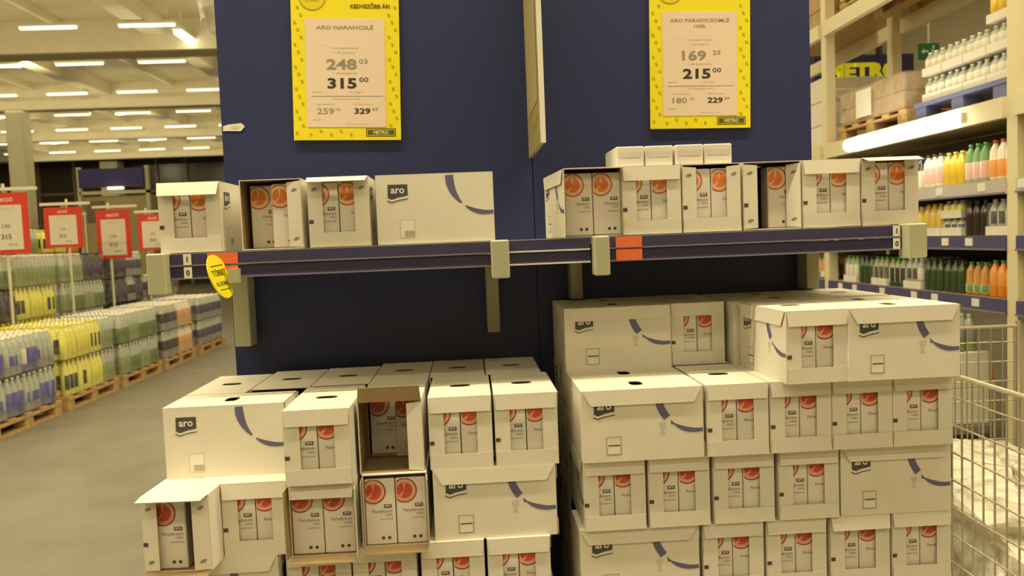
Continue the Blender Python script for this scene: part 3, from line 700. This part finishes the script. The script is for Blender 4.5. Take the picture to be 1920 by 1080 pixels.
# rear row, four layers high
rear = ['yellow lemon drink', 'yellow lemon drink', 'pale green drink', 'dark cola', 'grey-labelled water']
rear_up = [['yellow lemon drink']*4, ['dark cola', 'yellow lemon drink', 'plain yellow drink', 'yellow lemon drink'], ['pale green drink', 'clear green drink', 'pale green drink', 'clear green drink'], ['dark cola', 'dark cola', 'brown tea', 'dark cola'], ['grey-labelled water']*4]
rear_top = [['plain yellow drink', 'dark cola', 'pale green drink', 'clear green drink'], ['clear green drink', 'pale green drink', 'pale green drink', 'pale green drink'], ['pale green drink', 'pale green drink', 'dark cola', 'dark cola'], ['dark cola', 'dark cola', 'grey-labelled water', 'grey-labelled water'], []]
XB = -5.06
for p in range(5):
    y0 = ystart[p]+.55
    pallet(f'wooden pallet under {names[p]} rear bottle block behind the left aisle', XB-.4, y0+.6, 0, 0, 'pallets along the left aisle')
    for ly in range(4):
        for k in range(4):
            kd = rear[p] if ly < 2 else (rear_up[p][k] if ly == 2 else (rear_top[p][k] if rear_top[p] else None))
            if kd: pack(f'{kd} bottle pack, {ORD[k]} along, {ORD[ly]} layer, rear block {names[p]}', kd, XB-.10, y0+.17+k*(PY+.012), .146+ly*LH, group='bottle packs along the left aisle', film=ly > 1)
            if kd and ly == 3: pack(f'{kd} bottle pack, {ORD[k]} along, hind column, rear block {names[p]}', kd, XB-.10-PX*1.02, y0+.17+k*(PY+.012), .146+ly*LH, group='bottle packs along the left aisle', film=False)
# a third block farther left: yellow and orange drinks shining between the signs
for k in range(13):
    for ly in (3, 4):
        kd = ['orange soda', 'plain yellow drink', 'pale green drink', 'orange soda', 'yellow lemon drink'][(k*2+ly) % 5]
        pack(f'{kd} bottle pack, {ORD[k]} along, {["lower", "upper"][ly-3]} layer on the far counter', kd, -6.75, 8.9+k*.42, .17+ly*LH, group='bottle packs on the far counter', film=False)
fc = thing('display_counter', 'long beige counter carrying yellow and orange bottle packs behind the signs', 'counter', (-6.9, 11.4, 0))
obj('counter_body', MB().box(-.35, .35, -2.85, 2.85, 0, 1.24, WALLB), fc); obj('counter_top', MB().box(-.4, .4, -2.9, 2.9, 1.245, 1.28, RACKP), fc)
# ---- red signs
def sign(label, x, y, z0, w_, h, rz, tall=False):
    s_ = thing('price_sign', label, 'price sign', (x, y, 0), rz, 'red price signs over the left aisle')
    px_ = (-5.012-x) if not tall else w_/2+.06
    obj('pole', MB().tube((px_, .03, 0), (px_, .03, z0+h+.10), .016, COLM, 8), s_)
    obj('cross_arm', MB().box(-w_/2-.05, w_/2+.09, .01, .045, z0+h+.025, z0+h+.06, mat('white_arm', (.78, .75, .62), .4)), s_)
    b = obj('sign_board', MB().box(-w_/2, w_/2, -.008, .008, z0, z0+h, REDS), s_)
    F = ((0, -.009, z0), (1, 0, 0), (0, 0, 1))
    obj('price_sheet', MB().box(-w_*.36, w_*.36, -.012, -.008, h*.07, h*.80, SIGNP), b, (0, 0, z0))
    G = ((0, -.0125, z0), (1, 0, 0), (0, 0, 1))
    obj('heading', MB().text('AKCIÓ', h*.075, 0, h*.855, F, WHITEINK, bold=.02, off=.001, maxw=w_*.8), b)
    obj('printed_text', MB().text('ÁSVÁNYVÍZ 1,5 l', h*.035, 0, h*.72, G, GREYINK, maxw=w_*.6).text('248', h*.07, -w_*.02, h*.42, G, GLUE, bold=.01).text('315', h*.085, -w_*.02, h*.24, G, INK, bold=.02).text('329 Ft', h*.04, w_*.12, h*.13, G, INK), b)
    obj('hanger', MB().box(-.02, .02, -.004, .02, z0+h, z0+h+.03, WIRE), s_)
sign('large red-framed price sign nearest along the left aisle', -4.98, 8.95, 1.635, .46, .66, 0)
sign('red-framed price sign beside the pale thick column', -5.05, 10.30, 1.70, .46, .50, 0)
sign('red-framed price sign hanging lowest, third along the aisle', -4.94, 11.45, 1.53, .46, .68, R_(0))
sign('red-framed price sign half hidden behind the first shelf box', -4.9, 12.75, 1.63, .46, .56, 0)
sign('small far red price sign in front of the kiosk', -7.9, 16.4, 1.75, .42, .62, 0, True)
# ---- kiosk with the blue fascia
kx, ky = -11.12, 26.0
kk = thing('service_kiosk', 'beige kiosk with a wide blue fascia board far down the left aisle', 'kiosk', (kx, ky, 0))
BLUE = mat('kiosk_blue', (.055, .05, .20), .5)
obj('kiosk_wall', MB().box(-1.05, 1.1, .1, 2.0, 0, 3.45, mat('kiosk_beige', (.50, .43, .22), .7)), kk)
obj('fascia_board', MB().box(-1.0, .98, -.15, .1, 3.72, 4.29, BLUE), kk)
obj('beam', MB().box(-1.05, 1.1, -.05, .1, 3.5, 3.6, COLM), kk)
for x in (-1.05, 1.05): obj('post', MB().box(x-.05, x+.05, -.05, .09, 0, 4.36, COLM), kk)
obj('dark_window', MB().box(-.9, -.35, .05, .1, 2.65, 3.3, MULL), kk)
obj('lamp', MB().box(-.05, .4, -.35, -.2, 3.62, 3.70, TUBE), kk)
# plastic-wrapped load on top behind the panel
bl = thing('film_wrapped_load', 'clear plastic wrapped load hanging over the top edge of the navy panel', 'wrapped goods', (-.905, 3.12, 2.385))
def crumple(rx, ry, rz_, n, seed, m):
    rnd = random.Random(seed); vs = []; f = []
    for i in range(n+1):
        for k in range(2*n):
            a = PI*i/n; b = PI*k/n; q = 1+rnd.uniform(-.16, .16)
            px, py, pz = math.sin(a)*math.cos(b), math.sin(a)*math.sin(b), math.cos(a)
            ex = lambda t_: math.copysign(abs(t_)**.45, t_)
            vs.append((rx*ex(px)*q, ry*ex(py)*q, rz_*ex(pz)*(q*.5+.5)))
    for i in range(n):
        for k in range(2*n): f.append((i*2*n+k, (i+1)*2*n+k, (i+1)*2*n+(k+1) % (2*n), i*2*n+(k+1) % (2*n)))
    return MB().add(vs, f, m)
obj('film', crumple(.052, .13, .26, 9, 5, FILMW), bl, (.0, 0, .27))
td = thing('rear_shelving', 'olive shelving block standing behind the navy panel', 'shelving', (.2, 4.2, 0))
obj('deck', MB().box(-1.06, 1.02, -.75, 1.6, 2.30, 2.36, OLIVED), td); obj('body', MB().box(-1.05, 1.0, -.73, 1.58, .1, 2.29, OLIVED), td)

# ================================================================== pallet rack on the right
XR, XRB = 3.50, 4.25
rk = thing('pallet_rack', 'tall cream pallet rack with blue price rails down the right aisle', 'rack', (0, 0, 0))
ups = (2.36, 5.00, 7.70, 10.4)
um = MB().box(0, .09, -.05, .05, 0, 6.1, RACKP).box(.02, .07, -.052, -.05, 0, 6.1, RACKP).mesh('upright')
um = MB().box(0, .09, -.05, .05, 0, 6.1, RACKP).mesh('upright')
for y in ups:
    obj('upright', um, rk, (XR, y, 0)); obj('upright', um, rk, (XRB-.09, y, 0))
    for k in range(5):
        z = .6+k*1.15; obj('brace', MB().bar((XR+.05, y+.03, z), (XRB-.05, y+.03, z-.45), .04, .03, RACKP), rk)
        obj('tie', MB().bar((XR+.05, y, z), (XRB-.05, y, z), .025, .025, RACKP), rk)
for b in range(3):
    ya, yb = ups[b]+.05, ups[b+1]-.05
    for z in (2.235, 3.40, 4.75):
        obj('beam', MB().box(XR-.03, XR+.03, ya, yb, z, z+.135, RACKP), rk); obj('beam', MB().box(XRB-.03, XRB+.03, ya, yb, z, z+.135, RACKP), rk)
    obj('deck', MB().box(XR+.03, XRB-.03, ya, yb, 2.25, 2.275, RACKD), rk)
    obj('rear_panel', MB().box(XRB-.14, XRB-.12, ya, yb, .95, 2.24, mat('rack_back', (.16, .13, .085), .7)), rk)
    for zi, z in enumerate((.965, 1.385, 1.755), 1):
        sh = obj('shelf', MB().box(XR+.02, XRB-.15, ya, yb, z+.065, z+.088, RACKD), rk)
        obj('price_rail', MB().box(XR-.012, XR+.02, ya, yb, z-.01, z+.088, NAVYR if zi < 3 else mat('pale_rail', (.50, .46, .44), .3)), sh)
        obj('rail_lip', MB().box(XR-.02, XR-.012, ya, yb, z-.008, z+.004, RAILEDGE), sh)
        for k in range(6): obj('price_tag', MB().box(XR-.016, XR-.012, ya+.2+k*.42+.07*((k*7+zi) % 3), ya+.28+k*.42+.07*((k*7+zi) % 3), z+.02, z+.075, TAGW), sh)
lamp = thing('shelf_lamp', 'bright bare fluorescent tube fixed along the rack beam under the wrapped pallet', 'lamp', (XR-.06, 6.2, 2.30))
obj('lamp_tube', MB().tube((-.03, -.72, -.01), (-.03, .82, -.01), .055, mat('hot_tube', (1, 1, .9), .5, emit=(1, .95, .78, 22)), 12), lamp)
obj('batten', MB().box(.0, .028, -.76, .86, -.04, .03, HOUS), lamp)
lp = bpy.data.lights.new('rack_tube_light', 'AREA'); lp.shape = 'RECTANGLE'; lp.size = 1.5; lp.size_y = .06; lp.energy = 22; lp.color = (1, .93, .72)
lo = bpy.data.objects.new('rack_tube_light', lp); COL.objects.link(lo); lo.location = (XR-.10, 6.25, 2.25); lo.rotation_euler = (0, 0, PI/2)
# goods on the rack shelves: (kind, first y, tray, nx)
PS = 6*.0408+.006
def shelf_run(z, y, items, shelfname, tray=()):
    cnt = {}
    for i, kd in enumerate(items):
        if kd is None: y += PS+.012; continue
        for c in range(2):
            pack(f'{kd} bottle pack, {ORD[i]} from near post, {["front", "rear"][c]} row, {shelfname}', kd, XR+.12+c*.20, y+PS/2, z, big=False, film=(i in tray and c == 0), tray=(i in tray), group='bottle packs on the right rack')
        y += PS+.012
shelf_run(1.846, 5.07, ['red-capped orange juice', 'green-labelled clear juice', 'golden syrup', 'cream-labelled milk', 'brown-topped cream', 'cream-labelled milk', 'brown-topped cream'], 'upper shelf')
shelf_run(1.476, 5.07, ['pale clear', 'black cola', 'short clear', 'golden syrup', 'yellow lemon', 'pale clear', 'golden syrup', 'pale clear'], 'middle shelf', (0, 2, 3))
pack('yellow bottle tray stacked on another tray of the middle rack shelf', 'short yellow', XR+.12, 5.07+2*(PS+.012)+PS/2, 1.476+.128, big=False, film=False, tray=True, group='bottle packs on the right rack')
shelf_run(1.056, 5.07, ['orange soda', 'amber soda', 'dark green', 'dark green', 'pale clear', 'white-labelled green', 'white-labelled green', 'dark green', 'white-labelled green'], 'lower shelf', (4, 6, 8))
dl_ = thing('added_dolly', 'low grey dolly added under the white carton block by the rack', 'dolly', (3.32, 5.72, 0))  # made-up dolly lifts the block; its grey stands in for dim floor shade
obj('platform', MB().bbox(-.31, .31, -.33, .33, .075, .142, .006, mat('dolly_grey', (.24, .22, .17), .6)), dl_)
for x in (-.25, .25):
    for y in (-.27, .27): obj('wheel', MB().tube((x-.015, y, .037), (x+.015, y, .037), .037, BGY, 12), dl_)
wbk = thing('white_carton_block', 'white block of wrapped cartons on an added low dolly by the rack, behind the cage', 'cartons', (3.33, 5.72, .144))
for k in range(2):
    for j in range(2): obj('carton', MB().bbox(-.29, .29, -.31+j*.31, -.005+j*.31, k*.258, k*.258+.256, .006, CARD), wbk)
for i in range(2):
    for c in range(3): pack(f'grey-green water bottle pack, {["near", "far"][i]} one, {ORD[c]} from the aisle, on white carton block', 'grey-green water', 3.12+c*.18, 5.56+i*.27, .661, big=False, film=False, group='bottle packs on the right rack')
for i in range(3):
    for ly in range(2): pack(f'amber soda bottle pack on the rack floor, {ORD[i]} from the white block, {["lower", "upper"][ly]}', 'amber soda', XR+.52, 6.16+i*.26, ly*.235, big=False, film=False, group='bottle packs on the right rack')
# other bays, glimpsed past the posts
shelf_run(1.846, 7.8, ['brown-topped cream', 'cream-labelled milk', 'red-capped orange juice'], 'far bay upper shelf')
shelf_run(1.056, 7.8, ['amber soda', 'pale clear', 'amber soda'], 'far bay lower shelf')
shelf_run(1.476, 7.8, ['red-capped orange juice', 'amber soda', 'pale clear'], 'far bay middle shelf')
for z, nm in ((1.846, 'upper'), (1.476, 'middle'), (1.056, 'lower')):
    pack(f'yellow lemon bottle pack beside the near post, {nm} shelf of the nearest bay', 'yellow lemon', XR+.12, 4.8, z, big=False, film=False, group='bottle packs on the right rack')
# second level: wrapped brown cartons on a wooden pallet, white packs on a blue pallet
pallet('wooden pallet on the rack beam under wrapped brown cartons', XR+.50, 7.02, 2.373, PI/2*0, 'pallets on the rack')
load1 = thing('wrapped_carton_load', 'stretch-wrapped brown carton load on the rack behind the bright tube', 'wrapped goods', (XR+.5, 7.0, 2.52))
for k in range(2):
    for i in range(2):
        for j in range(3): obj('carton', MB().bbox(-.40+i*.402, -.002+i*.402, -.55+j*.37, -.185+j*.37, k*.15, k*.15+.147, .006, BROWNC), load1)
obj('stretch_film', MB().bbox(-.415, .415, -.56, .57, 0, .31, .03, film_mat('thin_stretch_film', .2, (.85, .80, .68))), load1)
obj('paper_sheet', MB().box(-.424, -.418, -.05, .22, .03, .27, WHITEINK), load1)
BLP = mat('blue_plastic', (.16, .18, .36), .4)
bp = thing('plastic_pallet', 'grey-blue plastic pallet on the rack under white bottle trays', 'pallet', (XR+.50, 5.72, 2.373))
obj('deck', MB().box(-.42, .42, -.55, .55, .11, .145, BLP), bp)
for x in (-.35, 0, .35):
    for y in (-.47, 0, .47): obj('block', MB().box(x-.06, x+.06, y-.07, y+.07, 0, .11, BLP), bp)
for ly in range(2):
    for k in range(4):
        for c in range(2):
            pack(f'white bottle tray, {ORD[k]} along, {["lower", "upper"][ly]} layer, {["front", "rear"][c]}, blue pallet', 'white milk', XR+.20+c*.21, 5.30+k*.262, 2.522+ly*.20, big=False, film=False, tray=True, group='white trays on the blue pallet')
pack('yellow bottle tray topping the white trays on the blue pallet', 'golden syrup', XR+.20, 5.30, 2.522+2*.20, big=False, film=False, tray=True, group='white trays on the blue pallet')
# third level
for nm, y, rr in (('near', 5.75, 0), ('far', 7.0, 1)):
    pallet(f'wooden pallet on the highest rack beam in view, {nm} one', XR+.52, y, 3.538, 0, 'pallets on the rack')
    ld = thing('carton_load', f'carton load on the highest rack beam in view, {nm} one', 'cartons', (XR+.5, y, 3.685))
    for k in range(2):
        for i in range(2):
            for j in range(3): obj('carton', MB().bbox(-.40+i*.402, -.002+i*.402, -.55+j*.37, -.185+j*.37, k*.26, k*.26+.257, .008, mat('lime_carton', (.50, .46, .10), .6) if rr else BROWNC), ld)
# pallets of the far bay
for z in (2.373, 3.538):
    ld = thing('carton_load', f'pale carton load past the far rack post, {"second" if z < 3 else "third"} level', 'cartons', (XR+.55, 8.6, z))
    for k in range(3):
        for j in range(3): obj('carton', MB().bbox(-.40, .40, -.55+j*.37, -.185+j*.37, k*.24, k*.24+.236, .008, CARD if z < 3 else BROWNC), ld)
# exit sign and hanging shop sign beyond
ex = thing('exit_sign', 'small green exit sign hanging behind the rack', 'exit sign', (XRB+.80, 8.55, 3.34))
GRN = mat('exit_green', (.02, .16, .07), .5)
obj('panel', MB().box(-.11, .11, -.015, .015, 0, .17, GRN), ex); obj('rod', MB().box(-.008, .008, -.008, .008, .17, ZC-3.34, HOUS), ex)
F = ((0, -.0155, 0), (1, 0, 0), (0, 0, 1))
obj('running_figure', MB().flat(oval(.045, .135, .013, .013), F, WHITEINK, .001).stroke([(.045, .12), (.035, .07), (.055, .045), (.05, .015)], [.02, .02, .012, .01], F, WHITEINK, .001).stroke([(.035, .07), (.02, .05), (.005, .045)], [.014, .01, .008], F, WHITEINK, .001).stroke([(.06, .08), (.045, .105), (.02, .09)], [.008, .012, .008], F, WHITEINK, .001), ex)
obj('arrow', MB().flat([(-.09, .085), (-.06, .115), (-.06, .095), (-.01, .095), (-.01, .075), (-.06, .075), (-.06, .055)], F, WHITEINK, .001), ex)
ms = thing('hanging_sign', 'dark hanging sign board with big yellow letters beyond the rack', 'sign', (7.12, 14.0, 4.17))
obj('board', MB().box(-.95, .86, -.03, .03, -.10, .40, BLUE), ms)
obj('lettering', MB().text('METRO', .30, -.04, -.03, ((0, -.031, 0), (1, 0, 0), (0, 0, 1)), mat('sign_yellow_glow', (.85, .80, .02), .4, emit=(.8, .72, .02, .5)), bold=.06, off=.002, maxw=1.72, wide=1.12), ms)  # weak glow in the material brightens the letters, no lamp here
for x in (-.7, .6): obj('rod', MB().box(x-.01, x+.01, -.01, .01, .40, ZC-4.17, HOUS), ms)

# ================================================================== wire cage trolley
cg = thing('cage_trolley', 'zinc wire cage trolley standing beside the right box stack', 'trolley', (1.40, 2.30, 0), R_(-2.6))
# local y runs away from the camera; side panel at x = 0, rear panel at y = +1.0, open to the right
YN, YFAR, CWD = -1.1, .98, .85
ZT = 1.13
def wires(a, b, c, d, horizontals, nv, r=.0032):
    pass
b = MB()
zz = [ZT-.065]+[ZT-.065-.083*k for k in range(1, 11)]
for z in zz:
    if z > .2: b.tube((0, YN, z), (0, YFAR, z), .003, WIRE, 5)
for k in range(int((YFAR-YN)/.052)): b.tube((.004, YN+.03+k*.052, .2), (.004, YN+.03+k*.052, ZT), .003, WIRE, 5)
obj('side_mesh', b, cg, kind='stuff')
b = MB()
for z in zz:
    if z > .2: b.tube((0, YFAR, z), (CWD, YFAR, z), .003, WIRE, 5)
for k in range(int(CWD/.05)): b.tube((.03+k*.05, YFAR-.004, .2), (.03+k*.05, YFAR-.004, ZT), .003, WIRE, 5)
obj('rear_mesh', b, cg, kind='stuff')
obj('top_rail', MB().tube((0, YN, ZT), (0, YFAR, ZT), .0075, WIREB, 8), cg); obj('top_rail', MB().tube((0, YFAR, ZT), (CWD, YFAR, ZT), .0075, WIREB, 8), cg)
for x, y in ((0, YN), (0, YFAR), (CWD, YFAR)): obj('corner_post', MB().tube((x, y, .1), (x, y, ZT+.02), .011, WIREB, 8), cg)
obj('base', MB().box(-.01, CWD, YN, YFAR, .16, .2, WIRE), cg)
for x, y in ((.07, YN+.1), (.07, YFAR-.1), (CWD-.07, YN+.1), (CWD-.07, YFAR-.1)):
    wv = obj('wheel', MB().tube((x-.018, y, .06), (x+.018, y, .06), .06, mat('grey_rubber', (.10, .10, .09), .7), 14), cg)
    obj('fork', MB().box(x-.026, x+.026, y-.02, y+.02, .121, .16, WIRE), cg)
fl = thing('film_wrapped_bale', 'bale of goods wrapped in white plastic film inside the wire cage', 'wrapped goods', (1.83, 2.62, .2))
obj('bale', crumple(.33, .62, .235, 10, 11, mat('white_film_goods', (.72, .68, .54), .22, noise=.12, nscale=7, bump=.6)), fl, (0, 0, .265))
obj('loose_film', crumple(.345, .635, .25, 10, 12, FILMW), fl, (0, 0, .27))
